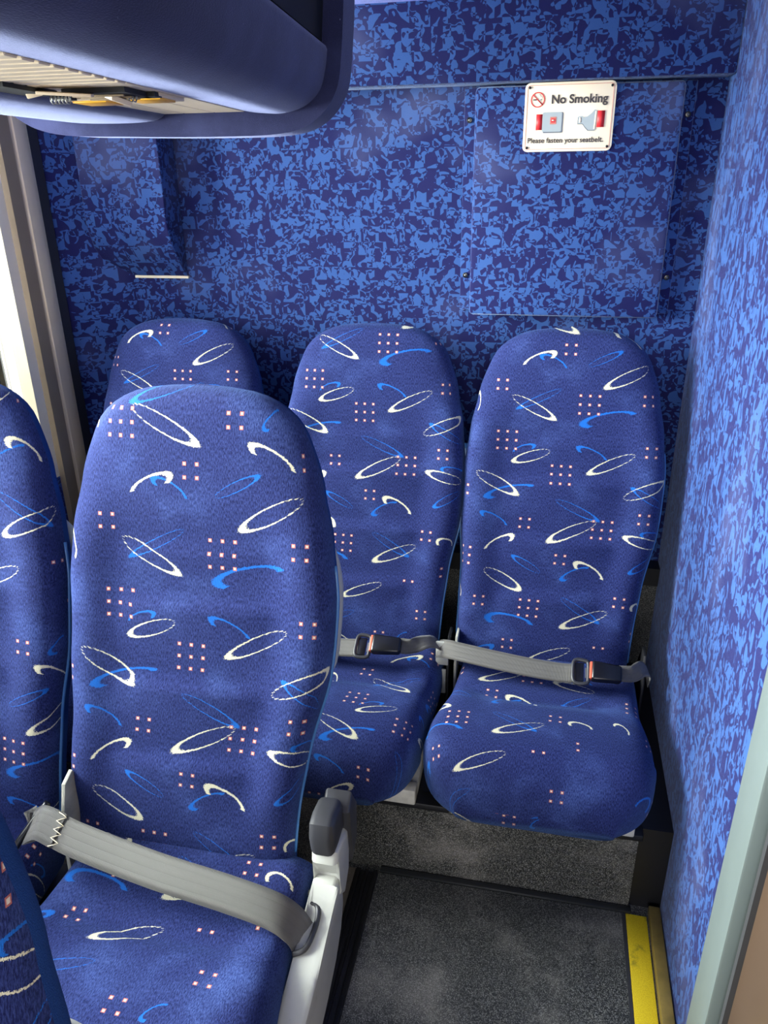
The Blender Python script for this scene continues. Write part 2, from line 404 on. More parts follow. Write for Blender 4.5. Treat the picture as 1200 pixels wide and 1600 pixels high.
def tube(name, pts, r, material, parent=None, seg=10, sub=6, closed=False):
    P = smoothpath(pts, sub, closed); bm = bmesh.new(); rings = []
    n = len(P)
    for i, p in enumerate(P):
        a = P[(i - 1) % n] if (closed or i > 0) else p; b = P[(i + 1) % n] if (closed or i < n - 1) else p
        d = (b - a).normalized(); ref = Vector((0, 0, 1)) if abs(d.z) < .9 else Vector((1, 0, 0))
        u = d.cross(ref).normalized(); w = d.cross(u)
        rr = r[min(int(i / sub), len(r) - 1)] if isinstance(r, (list, tuple)) else r
        rings.append([bm.verts.new(p + u * rr * math.cos(2 * PI * k / seg) + w * rr * math.sin(2 * PI * k / seg)) for k in range(seg)])
    for i in range(n if closed else n - 1):
        A, B = rings[i], rings[(i + 1) % n]
        for k in range(seg): bm.faces.new((A[k], A[(k + 1) % seg], B[(k + 1) % seg], B[k]))
    if not closed: bm.faces.new(rings[0][::-1]); bm.faces.new(rings[-1])
    return from_bm(name, bm, material, parent, smooth=True)

def ribbon(name, pts, wdirs, width, material, parent=None, th=.0016, sub=10):
    """belt webbing: centre points + width directions, swept with thickness; uv.x across 0..1, uv.y metres"""
    P = smoothpath(pts, sub); W = smoothpath(wdirs, sub); bm = bmesh.new(); uvl = bm.loops.layers.uv.new('UVMap')
    cols = 6; G = []; s = 0; L = []
    for i, p in enumerate(P):
        a = P[max(i - 1, 0)]; b = P[min(i + 1, len(P) - 1)]
        d = (b - a).normalized(); w = W[i]; w = (w - d * w.dot(d)).normalized(); n = d.cross(w).normalized()
        if i: s += (p - P[i - 1]).length
        L.append(s)
        top = [bm.verts.new(p + w * width * (k / cols - .5) + n * th * .5) for k in range(cols + 1)]
        bot = [bm.verts.new(p + w * width * (k / cols - .5) - n * th * .5) for k in range(cols + 1)]
        G.append((top, bot))
    def face(vs, uvs):
        fc = bm.faces.new(vs)
        for l, q in zip(fc.loops, uvs): l[uvl].uv = q
    for i in range(len(P) - 1):
        for side in (0, 1):
            for k in range(cols):
                a, b = G[i][side], G[i + 1][side]
                face((a[k], a[k + 1], b[k + 1], b[k]), ((k / cols, L[i]), ((k + 1) / cols, L[i]), ((k + 1) / cols, L[i + 1]), (k / cols, L[i + 1])))
        for k in (0, cols):
            face((G[i][0][k], G[i][1][k], G[i + 1][1][k], G[i + 1][0][k]), ((k / cols, L[i]),) * 2 + ((k / cols, L[i + 1]),) * 2)
    for i in (0, -1): face(G[i][0] + G[i][1][::-1], ((0, 0),) * (2 * cols + 2))
    return from_bm(name, bm, material, parent, smooth=True)

def interp(keys, x):
    if x <= keys[0][0]: return keys[0][1]
    for (a, va), (b, vb) in zip(keys, keys[1:]):
        if x <= b:
            t = (x - a) / (b - a); t = t * t * (3 - 2 * t) * .5 + t * .5
            return va + (vb - va) * t
    return keys[-1][1]
def sstep(a, b, x):
    t = min(max((x - a) / (b - a), 0), 1); return t * t * (3 - 2 * t)

def pad(name, rows, material, parent=None, bump=None, N=72, ex=5.0, uvo=(0, 0, 1.0), thex=3.0, slots=None):
    """closed upholstered pad. rows: (centre point, up-normal vector, half width, bottom offset, top offset, v)"""
    bm = bmesh.new(); uvl = bm.loops.layers.uv.new('UVMap'); R = []
    for (c, nrm, w, b0, b1, v, xo) in rows:
        c = Vector(c); nrm = Vector(nrm); mid = (b0 + b1) / 2; hh = (b1 - b0) / 2; ring = []
        for k in range(N):
            th = PI / 2 - 2 * PI * k / N                       # start at top centre going +x
            cs, sn = math.cos(th), math.sin(th)
            x = w * math.copysign(abs(cs) ** (2 / ex), cs); h = mid + hh * math.copysign(abs(sn) ** (2 / thex), sn)
            if bump and sn > 0: h += bump(x, v, w) * min(1, abs(sn) * 1.6) * min(1, hh / .03)
            ring.append(c + Vector((x + xo, 0, 0)) + nrm * h)
        # signed arc length from the top centre
        s = [0.0] * N
        for k in range(1, N // 2 + 1): s[k] = s[k - 1] + (ring[k] - ring[k - 1]).length
        acc = 0.0
        for k in range(N - 1, N // 2, -1):
            acc += (ring[k] - ring[(k + 1) % N]).length; s[k] = -acc
        hs = [(p - c).dot(nrm) for p in ring]
        for k in range(N):
            xx = ring[k].x - xo; s[k] = xx + math.copysign(max(0, hs[0] - hs[k] - .012), xx if abs(xx) > 1e-6 else 1) * (1 if abs(xx) > .5 * w else 0)
        R.append(([bm.verts.new(p) for p in ring], s, v))
    for (A, sa, va), (B, sb, vb) in zip(R, R[1:]):
        for k in range(N):
            k2 = (k + 1) % N
            ua, ub = sa[k], sb[k]
            fc = bm.faces.new((A[k], A[k2], B[k2], B[k]))
            q = ((ua, va), (sa[k2], va), (sb[k2], vb), (ub, vb))
            for l, (uu, vv) in zip(fc.loops, q): l[uvl].uv = (uu + uvo[0], vv * uvo[2] + uvo[1])
            if slots and slots(k, N): fc.material_index = 1
    for (A, s, v) in (R[0], R[-1]):
        fc = bm.faces.new(A)
        for l, k in zip(fc.loops, range(N)):
            p = A[k].co
            l[uvl].uv = (p.x + uvo[0], (v - max(0, A[0].co.z - p.z)) * uvo[2] + uvo[1])
        if slots and (A is R[0][0]): fc.material_index = 1
    o = from_bm(name, bm, material, parent, smooth=True)
    if slots: o.data.materials.append(M['side_fabric'])
    return o

# ------------------------------------------------------------------ coach seat
UP = Vector((0, .19, .745)).normalized(); NF = Vector((0, -UP.z, UP.y))     # backrest axis, forward normal
BACK_H = .770
def back_w(s):
    w = interp([(-.04, .202), (.08, .205), (.20, .210), (.32, .225), (.45, .2265), (.54, .217), (.62, .201), (.70, .180), (.78, .160)], s)
    if s > .63:
        t = (s - .63) / (BACK_H - .63); w = w * max(1 - t ** 3.4, 0) ** (1 / 3.1)
    return max(w, .004)
def back_bump(x, v, w):
    ax = abs(x) / max(w, .01); h = 0.0
    h += .016 * sstep(.50, .86, ax) * sstep(.02, .12, v) * (1 - sstep(.50, .66, v))   # side bolsters
    h += .012 * sstep(.48, .60, v) * (1 - ax ** 3)                                    # head cushion
    if ax < .62:                                                                       # shallow creased panels
        k = (v - .03) / .135
        if 0 < k < 3.6:
            fr = k - math.floor(k); h += .014 * (fr ** 1.2) * (1 - sstep(.40, .62, ax)) * (1 - sstep(.94, 1, fr))
    return h

def make_seat(loc, hj, label, group, uvb, uvc, detail, skew=.010, cush=(.226, 0)):
    lean = lambda s: -skew * (1 - sstep(.0, .42, s))
    root = thing('coach_seat', label, 'bus seat', loc, group)
    # backrest pad -------------------------------------------------
    ss = [-.05, -.045, -.03] + [i * .0125 for i in range(0, 41)] + [.50 + .0125 * i for i in range(1, 16)]
    ss += [.70, .715, .728, .740, .750, .758, .764, .769, .772, .774]
    ss = sorted(set(round(q, 4) for q in ss)); rows = []
    for s in ss:
        k = 1.0
        if s < 0: k = math.sqrt(max(1 - (-s / .052) ** 2, 0.02))
        e = max((s - (BACK_H - .05)) / .0505, 0); k *= math.sqrt(max(1 - e * e, .0))
        t = .085 - .015 * sstep(.3, .75, s)
        mid = -t / 2; c = Vector((0, 0, hj)) + UP * s
        rows.append((c, NF, back_w(s), mid - t / 2 * k, mid + t / 2 * k, s, lean(s)))
    bk = pad('backrest', rows, 'fabric', root, back_bump, uvo=uvb, ex=5.5, thex=3.2, slots=lambda k, N: N / 4 <= k < 3 * N / 4)
    # shell behind ----------------------------------------------------
    rows = []
    for i in range(25):
        s = .02 + .52 * i / 24; k = math.sqrt(max(1 - (2 * i / 24 - 1) ** 8, .03))
        rows.append((Vector((0, 0, hj)) + UP * s, NF, (back_w(s) - .026 + .024 * sstep(.22, .34, s)) * (.9 + .1 * k), -.065 - .045 * k, -.06 + .005 * k, s, lean(s)))
    pad('back_shell', rows, 'shell', root, ex=3.2)
    # piping down both front edges
    for sx in (-1, 1):
        pts = [Vector((sx * (back_w(s) + .0005) + lean(s), 0, hj)) + UP * s + NF * (-.038) for s in [i * .05 for i in range(0, 11)]]
        tube('piping', pts, .0032, 'piping', bk, seg=6, sub=3)
    # seat cushion ------------------------------------------------------
    Lc = .405; T = .138
    prof = []                                                         # (y, z top, half thickness factor, v)
    ys = [.045, .04, .03] + [-.0125 * i for i in range(0, 27)]
    v = 0; prev = None; rows = []
    def top(y):
        d = -y
        return -.010 + .020 * sstep(.12, .30, d) + .010 * math.exp(-((d) / .05) ** 2)
    path = []
    for y in ys: path.append((y, top(y)))
    yr = ys[-1]; zr = top(yr); R = Lc + yr                              # remaining length to the front
    for i in range(1, 13):
        a = i / 12 * PI / 2; path.append((yr - R * math.sin(a), zr - (T * .80) * (1 - math.cos(a))))
    full = len(path)
    for i, (y, z) in enumerate(path):
        if prev: v -= math.hypot(y - prev[0], z - prev[1])
        prev = (y, z)
        w = interp([(0, .203), (.12, .210), (.25, cush[0] - .003), (.36, cush[0])], -y)
        d = -y
        if d > .30: t = (d - .30) / (Lc + .0005 - .30); w = cush[0] - .020 * t - .062 * t ** 4
        b0 = -T; b1 = z
        if y > 0: k = math.sqrt(max(1 - (y / .047) ** 2, .05)); m_ = (b0 + b1) / 2; b0, b1 = m_ + (b0 - m_) * k, m_ + (b1 - m_) * k
        if d > .36: b0 = -T + .012 * ((d - .36) / .055) ** 2
        b1 = max(b1, b0 + .006)
        rows.append((Vector((0, y, hj)), Vector((0, 0, 1)), w, b0, b1, v, cush[1] * sstep(0, .3, d)))
    def cb(x, v, w):
        ax = abs(x) / w
        d = -v
        crease = -.007 * math.exp(-((d - (.205 - .05 * ax * ax)) / .006) ** 2) * (1 - sstep(.7, .95, ax))
        return .012 * sstep(.55, .9, ax) * (1 - sstep(.2, .36, d)) + crease + .006 * sstep(.2, .23, d) * (1 - ax ** 4)
    pad('seat_cushion', rows, 'fabric', root, cb, uvo=uvc, ex=6.5, thex=3.0)
    detail(root, hj)
    return root

def buckle(parent, c, length=.062, ang=0.0, w=.034, red=True):
    """black buckle housing lying along x with a coloured release end facing -x"""
    c = Vector(c); bm = bmesh.new()
    add_box(bm, -length / 2, length / 2, -w / 2, w / 2, -.011, .011, .006, 3)
    for vv in bm.verts:
        if vv.co.x > 0: vv.co.y *= 1 - .25 * (vv.co.x / (length / 2)) ** 2
    bmesh.ops.rotate(bm, verts=bm.verts, matrix=Matrix.Rotation(ang, 3, 'Y') @ Matrix.Rotation(.55, 3, 'X'))
    bmesh.ops.translate(bm, verts=bm.verts, vec=c)
    o = from_bm('buckle', bm, 'black_plastic', parent, angle=.6)
    bm = bmesh.new(); add_box(bm, -length / 2 - .004, -length / 2 + .003, -w / 2 + .003, w / 2 - .003, -.008, .008, .002)
    bmesh.ops.rotate(bm, verts=bm.verts, matrix=Matrix.Rotation(ang, 3, 'Y') @ Matrix.Rotation(.55, 3, 'X'))
    bmesh.ops.translate(bm, verts=bm.verts, vec=c)
    from_bm('release_button', bm, 'orange', parent, angle=.6)
    return o

def tongue(parent, c, w=.052):
    """grey plastic slider frame with a steel bar"""
    c = Vector(c); R = Matrix.Rotation(.55, 3, 'X'); hw = w / 2
    loop = [(-.014, -hw), (.012, -hw), (.016, -hw * .5), (.016, hw * .5), (.012, hw), (-.014, hw), (-.018, 0)]
    pts = [c + R @ Vector((x, y, .004)) for x, y in loop]
    tube('tongue', pts, .0045, 'dark_plastic', parent, seg=8, sub=5, closed=True)
    bm = bmesh.new(); add_box(bm, -.013, .006, -hw + .004, hw - .004, -.002, .004, .002)
    bmesh.ops.rotate(bm, verts=bm.verts, matrix=R); bmesh.ops.translate(bm, verts=bm.verts, vec=c)
    from_bm('webbing_wrap', bm, 'black_plastic', parent, angle=.6)
    bm = bmesh.new(); add_box(bm, .008, .034, -.012, .012, -.001, .0015, .0006, 1)
    bmesh.ops.rotate(bm, verts=bm.verts, matrix=R); bmesh.ops.translate(bm, verts=bm.verts, vec=c)
    from_bm('tongue_plate', bm, 'steel', parent)

def rear_detail(kind):
    def fn(root, hj):
        # low frame under the cushion standing on the bench
        bm = bmesh.new()
        for x in (-.17, .17): add_box(bm, x - .02, x + .02, -.33, .03, 0.0, hj - .14, .004)
        add_box(bm, -.19, .19, -.34, -.31, .0, hj - .135, .004)
        from_bm('seat_frame', bm, 'white_metal', root, angle=.6)
        # hinge brackets at the sides of the joint
        for sx in (-1, 1):
            prism('hinge_bracket', [(.06, hj - .17), (-.03, hj - .17), (-.035, hj - .02), (-.01, hj + .045), (.03, hj + .045), (.07, hj - .02)], 'x', sx * .213, sx * .219, 'dsteel' if sx < 0 else 'black_metal', root, .001)
        if kind == 'none': return
        zt = hj + .032
        if kind == 'right':
            belt = ribbon('seat_belt', [(-.258, -.035, zt - .01), (-.235, -.055, zt + .006), (-.19, -.07, zt + .010), (-.06, -.084, zt + .002), (.03, -.088, zt - .002), (.065, -.088, zt + .002)],
                   [(0, -.8, -.55)] + [(0, -.8, -.6)] * 5, .044, 'webbing', root)
            tongue(belt, (.072, -.088, zt + .004)); buckle(belt, (.127, -.086, zt + .008), .066, .05, .046)
            ribbon('buckle_strap', [(.155, -.082, zt + .008), (.185, -.072, zt + .004), (.205, -.05, zt + .004), (.225, -.02, zt - .02), (.228, 0, zt - .06)],
                   [(0, -.8, -.55), (0, -.6, -.75), (.1, -.9, -.4), (.2, -.9, -.2), (.1, -.95, 0)], .036, 'webbing2', belt)
            # receiver plate on the left hinge
            box('belt_guide', -.262, -.232, -.04, -.034, hj - .02, hj + .045, 'shell', belt, .002)
            box('belt_guide', -.258, -.238, -.03, -.024, hj - .11, hj - .04, 'shell', belt, .002)
        else:
            belt = ribbon('seat_belt', [(-.225, -.02, zt - .03), (-.20, -.06, zt + .0), (-.1, -.09, zt), (-.03, -.092, zt + .004), (.015, -.092, zt + .008)],
                   [(0, -.8, -.6)] * 5, .044, 'webbing', root)
            tongue(belt, (.024, -.092, zt + .012)); buckle(belt, (.079, -.09, zt + .022), .070, -.02, .046)
            ribbon('buckle_strap', [(.11, -.086, zt + .022), (.135, -.078, zt + .018), (.165, -.06, zt + .022), (.19, -.035, zt + .005), (.208, -.005, zt - .05), (.214, .0, zt - .08)],
                   [(0, -.8, -.55), (0, -.3, -.95), (.1, -.9, -.3), (.3, -.9, -.2), (.2, -.95, 0), (0, -1, 0)], .036, 'webbing2', belt)
            box('belt_clip', .215, .235, -.215, -.19, hj - .075, hj - .055, 'black_plastic', belt, .004)
    return fn

def front_detail(kind):
    def fn(root, hj):
        # pedestal under the cushion
        bm = bmesh.new(); add_box(bm, -.10, .12, -.36, -.02, 0, hj - .145, .01); add_box(bm, -.19, .19, -.38, .04, hj - .17, hj - .14, .006)
        from_bm('seat_frame', bm, 'black_metal', root, angle=.6)
        if kind == 'aisle':
            x0, x1 = .212, .268
            # light grey side cover with its tall, tapering outline
            pts = [(.012, hj - .035), (.010, hj - .075), (-.018, hj - .105), (-.045, hj - .142), (-.10, hj - .165), (-.20, hj - .185), (-.34, hj - .20), (-.40, hj - .17), (-.38, hj - .105), (-.30, hj - .075), (-.21, hj - .060), (-.15, hj - .040), (-.06, hj - .030), (-.025, hj + .0), (.0, hj + .002)]
            sc = prism('side_cover', pts, 'x', x0, x1 - .012, 'shell', root, .010)
            tube('belt_slot', [(x0 + .004, -.045, hj - .022), (x0 + .018, -.050, hj - .024), (x0 + .022, -.075, hj - .029), (x0 + .018, -.115, hj - .030), (x0 + .0, -.125, hj - .036)], .0045, 'dark_plastic', sc, seg=8)
            ah = prism('armrest', [(.012, hj - .06), (.045, hj - .03), (.055, hj + .03), (.045, hj + .06), (-.020, hj + .068), (-.026, hj + .045), (-.006, hj + .005), (-.020, hj - .03)], 'x', x0 + .002, x1 - .010, 'shell', root, .009)
            prism('grip', [(.040, hj + .062), (.045, hj + .095), (.034, hj + .124), (-.002, hj + .130), (-.024, hj + .124), (-.031, hj + .098), (-.025, hj + .062), (.0, hj + .058)], 'x', x0 + .001, x1 - .014, 'dark_plastic', ah, .011)
            prism('arm_body', [(.045, hj - .02), (.08, hj + .01), (.085, hj + .075), (.058, hj + .12), (.030, hj + .10), (.04, hj + .04)], 'x', x0 + .006, x1 - .004, 'dark_plastic', ah, .006)
            # lap belt across the seat
            zt = hj + .02
            belt = ribbon('seat_belt', [(-.262, -.02, hj + .036), (-.275, -.045, hj + .036), (-.235, -.055, hj + .066), (-.16, -.075, hj + .066), (-.02, -.095, hj + .055), (.1, -.10, hj + .038), (.175, -.10, hj + .018), (.207, -.098, hj - .008), (.219, -.094, hj - .04)],
                   [(.1, -.8, -.5), (.05, -.8, -.5), (0, -.8, -.6), (0, -.8, -.6), (0, -.78, -.62), (0, -.78, -.62), (0, -.8, -.6), (-.1, -.85, -.5), (-.3, -.85, -.3)], .052, 'webbing', root)
            ribbon('strap_fold', [(-.272, -.04, hj + .040), (-.235, -.057, hj + .070), (-.195, -.068, hj + .0705)], [(.05, -.8, -.5), (0, -.8, -.6), (0, -.8, -.6)], .054, 'webbing2', belt)
            zz = [(-.198 + (.010 if i % 2 else -.006), -.068 - (i / 8 - .5) * .042, hj + .0735 - (i / 8 - .5) * .030) for i in range(9)]
            tube('stitching', zz, .0008, 'cream', belt, seg=5, sub=2)
            tube('belt_anchor', [(-.25, -.015, hj + .07), (-.268, -.045, hj + .045), (-.285, -.075, hj + .015), (-.292, -.10, hj - .03)], .006, 'black_plastic', belt, seg=8)
            box('belt_socket', -.325, -.278, -.118, -.092, hj - .03, hj + .008, 'black_plastic', belt, .005)
            box('release_button', -.318, -.286, -.123, -.114, hj - .018, hj - .0, 'red', belt, .002)
            prism('hinge_bracket', [(.05, hj - .1), (-.04, hj - .1), (-.03, hj + .03), (-.005, hj + .105), (.02, hj + .115), (.06, hj + .02)], 'x', -.224, -.217, 'dsteel', root, .001)
            tube('bracket_bolt', [(-.226, .012, hj + .07), (-.236, .010, hj + .07)], .010, 'steel', root, seg=12, sub=2)
        else:
            box('belt_socket', .13, .19, -.17, -.14, hj + .02, hj + .06, 'black_plastic', root, .006)
    return fn

# ================================================================== SETTING
XL, XR, YB = -1.22, .323, 1.90
fl = struct(box('floor', -1.35, .5, -4.0, 1.32, FLOOR - .04, FLOOR, 'vinyl'))
# back wall and right wall, carpet covered
wb = struct(box_uv(box('wall_back', XL - .1, XR + .06, YB, YB + .04, -1.5, .42, 'carpet')))
wr = struct(box_uv(box('wall_right', XR, XR + .05, .925, YB, -1.5, .75, 'carpet'), off=(.37, .11), vs=.6))
# right wall towards the doorway: grey-green frame, then the brown door leaf
struct(box('trim_1', XR - .012, XR + .05, .845, .925, FLOOR, .75, 'grey_frame', None, .004))
bm = bmesh.new(); add_box(bm, XR + .012, XR + .05, -.05, .845, FLOOR, .75, .002)
d1 = struct(from_bm('door_1', bm, 'brown', angle=.6))
box('door_seal', XR + .004, XR + .014, .62, .635, FLOOR + .01, .74, 'rubber', d1)
box('door_seal', XR + .004, XR + .014, .825, .835, FLOOR + .01, .74, 'rubber', d1)
struct(box('wall_right_front', XR, XR + .05, -4.0, -.05, FLOOR, -.55, 'carpet')); box_uv(bpy.data.objects['wall_right_front'])
# angled corner panel from the last window to the back wall
ang = [(XL - .02, 1.80), (XL, 1.80), (-1.058, YB + .005), (XL - .02, YB + .005)]
wa = struct(prism('wall_corner', ang, 'z', -1.3, .42, 'carpet')); box_uv(wa)
# left wall below the window and the trim beside it
wl = struct(box('wall_left', XL - .05, XL - .002, -4.0, 1.80, FLOOR, -.72, 'carpet')); box_uv(wl)
wlt = struct(box('wall_left_upper', XL - .05, XL, -4.0, 1.80, .36, .75, 'ceiling'))
# window: reveal, pillar trims, rubber, glass
w1 = struct(prism('window_1', [(XL + .010, 1.766), (XL + .010, 1.802), (XL - .05, 1.802), (XL - .05, 1.766)], 'z', -.98, .38, 'rubber', None, .003))
struct(box('wall_left_light_block', XL - .052, XL - .036, 1.665, 1.92, -1.0, .40, 'black_void'))  # added unseen backing, keeps light from leaking between the pillar trims
prism('pillar_trim', [(XL + .004, 1.704), (XL + .014, 1.712), (XL + .018, 1.74), (XL + .010, 1.765), (XL - .03, 1.765), (XL - .03, 1.704)], 'z', -.98, .38, 'taupe', w1, .003)
prism('pillar_inner_trim', [(XL - .002, 1.655), (XL + .010, 1.66), (XL + .012, 1.70), (XL - .03, 1.703), (XL - .04, 1.655)], 'z', -.98, .38, 'shaded_trim_slat', w1, .003)
prism('window_reveal', [(XL - .034, 1.618), (XL - .006, 1.625), (XL - .002, 1.655), (XL - .012, 1.662), (XL - .034, 1.662)], 'z', -.74, .38, 'cream', w1, .003)
box('window_sill', XL - .07, XL + .01, -4.0, 1.60, -.74, -.715, 'cream', w1, .004)
box('window_pane', XL - .055, XL - .05, -4.0, 1.62, -.72, .37, 'glass', w1)
struct(box('wall_back_lower', -1.15, XR, 1.86, YB, -1.248, -1.0, 'vinyl'))
struct(box('trim_8', -1.15, XR, 1.852, YB, -1.0, -.95, 'black_metal'))
# bench platform: riser, dark top strip, dusty top
pf = struct(box('wall_riser', -1.2, .256, 1.253, 1.262, FLOOR, -1.262, 'vinyl'))
struct(box('floor_platform', -1.2, XR, 1.262, YB, FLOOR, -1.248, 'black_metal'))
struct(box('trim_2', -1.2, .262, 1.238, 1.275, -1.262, -1.245, 'black_metal', None, .003))
struct(box('wall_riser_end', .258, XR, 1.268, 1.30, FLOOR, -1.25, 'rubber', None, .004))
struct(box('trim_3', -.29, .262, 1.236, 1.253, FLOOR, FLOOR + .010, 'gloss_black', None, .004))
tb = tag(prism('screw', [(math.cos(a) * .006 - .13, math.sin(a) * .006 - 1.253) for a in [i * PI / 4 for i in range(8)]], 'y', 1.232, 1.239, 'steel'), 'small bright screw head in the dark strip under the bench seats', 'screw')
# floor rail, kick trim, wall skirting, yellow strip
ra = thing('floor_rail', 'black ribbed rail in the floor beside the front seat', 'rail', (-.315, 0, FLOOR))
for nm, x0, x1, h, mt in (('rail_bed', -.030, .022, .004, 'black_metal'), ('rail_rib', -.028, -.019, .010, 'black_plastic'), ('rail_rib', -.008, .0, .010, 'black_plastic'), ('rail_rib', .011, .021, .012, 'black_plastic')):
    box(nm, x0, x1, -.9, 1.235, 0, h, mt, ra, .0015)
struct(box('floor_under_seats', -1.2, -.346, -1.0, 1.237, FLOOR, FLOOR + .004, 'grime'))
ys_ = tag(box('safety_strip', .250, .293, .0, 1.236, FLOOR, FLOOR + .003, 'yellow', None, .001), 'yellow grit safety strip along the edge of the dark floor', 'floor strip')
struct(box('trim_4', .296, .320, .0, 1.25, FLOOR, FLOOR + .022, 'gold', None, .003))
struct(box('trim_5', .242, .249, .0, 1.236, FLOOR, FLOOR + .002, 'rubber'))
# ceiling
ce = struct(prism('ceiling', [(1.84, .300), (1.92, .300), (1.92, .36), (1.45, .80), (-4.0, .80), (-4.0, .75), (1.42, .75)], 'x', XL, XR, 'ceiling')); box_uv(ce)
bh = struct(box('wall_bulkhead', -1.15, XR, 1.828, YB, .161, .315, 'carpet', None, .006)); box_uv(bh, off=(.5, .3))
# duct box in the corner
du = [(YB, .17), (1.815, .17), (1.815, -.12), (1.835, -.17), (YB, -.245)]
dk = struct(prism('trim_6', du, 'x', -1.13, -.915, 'carpet', None, .004)); box_uv(dk, off=(.2, .6))
struct(box('trim_7', -1.06, -.912, 1.892, YB, -.249, -.243, 'cream'))

# ================================================================== wall panel and sign
wp = thing('wall_panel', 'large square carpeted access panel screwed to the back wall', 'panel', (.022, YB, -.31))
a = box('panel_board', -.212, .214, -.048, -.008, -.008, .466, 'carpet', wp, .010); box_uv(a, off=(.31, .77))
a = box('mounting_flange', -.238, .240, -.009, 0, -.002, .468, 'carpet', wp, .002); box_uv(a, off=(.9, .1))
for x in (-.226, .228):
    for z in (.405, .078):
        o = prism('screw', [(math.cos(t) * .006 + x, math.sin(t) * .006 + z) for t in [i * PI / 6 for i in range(12)]], 'y', -.013, -.008, 'black_plastic', wp, .001)
        prism('screw_socket', [(math.cos(t) * .0022 + x, math.sin(t) * .0022 + z) for t in [i * PI / 3 for i in range(6)]], 'y', -.0142, -.0128, 'steel', o)

def rrect(w, h, r, n=6):
    out = []
    for cx, cy, a0 in ((w / 2 - r, h / 2 - r, 0), (-w / 2 + r, h / 2 - r, PI / 2), (-w / 2 + r, -h / 2 + r, PI), (w / 2 - r, -h / 2 + r, PI * 1.5)):
        for i in range(n + 1): a = a0 + PI / 2 * i / n; out.append((cx + r * math.cos(a), cy + r * math.sin(a)))
    return out
SW, SH = .184, .130
sg = thing('notice_sign', 'cream no smoking and fasten your seatbelt sign on the wall panel', 'sign', (.0075, YB - .048, .094))
prism('sign_plate', rrect(SW, SH, .010), 'y', -.004, 0, 'sign_white', sg, .001)
def ring(name, outer, inner, y, mt):
    bm = bmesh.new(); n = len(outer)
    A = [bm.verts.new((p[0], y, p[1])) for p in outer]; B = [bm.verts.new((p[0], y, p[1])) for p in inner]
    A2 = [bm.verts.new((p[0], y + .0004, p[1])) for p in outer]; B2 = [bm.verts.new((p[0], y + .0004, p[1])) for p in inner]
    for i in range(n):
        j = (i + 1) % n
        bm.faces.new((A[i], A[j], B[j], B[i])); bm.faces.new((A2[i], A2[j], B2[j], B2[i])); bm.faces.new((A[i], A[j], A2[j], A2[i])); bm.faces.new((B[i], B[j], B2[j], B2[i]))
    return from_bm(name, bm, mt, sg)
ring('border_line', rrect(SW - .009, SH - .009, .006), rrect(SW - .0106, SH - .0106, .0053), -.0047, 'sign_line')
cx, cz, r = -.0655, .0335, .0145
circ = lambda rr, cx=cx, cz=cz: [(cx + rr * math.cos(i * PI / 20), cz + rr * math.sin(i * PI / 20)) for i in range(40)]
ring('prohibition_ring', circ(r), circ(r - .0021), -.0050, 'sign_red')
def quad(name, pts, y, mt, th=.0004): return prism(name, pts, 'y', y, y + th, mt, sg)
s2 = .7071
quad('prohibition_bar', [(cx - r * s2 - .0007, cz + r * s2 - .0017), (cx - r * s2 + .0009, cz + r * s2 - .0001), (cx + r * s2 + .0007, cz - r * s2 + .0017), (cx + r * s2 - .0009, cz - r * s2 + .0001)], -.0054, 'sign_red')
quad('cigarette', [(cx - .0095, cz - .0010), (cx - .002, cz - .0010), (cx - .002, cz + .0012), (cx - .0095, cz + .0012)], -.0050, 'sign_black')
quad('cigarette_tip', [(cx + .003, cz - .0008), (cx + .009, cz - .0008), (cx + .009, cz + .0010), (cx + .003, cz + .0010)], -.0050, 'sign_grey')
tube('smoke_curl', [(cx + .008, -.0048, cz + .002), (cx + .0085, -.0048, cz + .006), (cx + .004, -.0048, cz + .007), (cx + .005, -.0048, cz + .010), (cx + .001, -.0048, cz + .0105)], .0004, 'sign_dgrey', sg, seg=5, sub=5)
def text(name, body, size, x, z, mt, width=None, bold=.0):
    c = bpy.data.curves.new(name, 'FONT'); c.body = body; c.size = size; c.extrude = .0002; c.offset = bold; c.align_x = 'LEFT'
    tmp = bpy.data.objects.new('tmp', c); COL.objects.link(tmp)
    bpy.context.view_layer.update(); dg = bpy.context.evaluated_depsgraph_get()
    me = bpy.data.meshes.new_from_object(tmp.evaluated_get(dg)); bpy.data.objects.remove(tmp)
    xs = [v.co.x for v in me.vertices]; k = (width / (max(xs) - min(xs))) if width else 1
    x0 = min(xs)
    for v in me.vertices: v.co = Vector(((v.co.x - x0) * k + x, -.0050 - v.co.z, v.co.y + z))
    me.name = name
    me.materials.clear()
    return link(name, me, mt, sg)
text('title_lettering', 'No Smoking', .0225, -.037, .026, 'sign_black', .114, .0006)
text('message_lettering', 'Please fasten your seatbelt.', .0140, -.082, -.048, 'sign_black', .156, .00025)
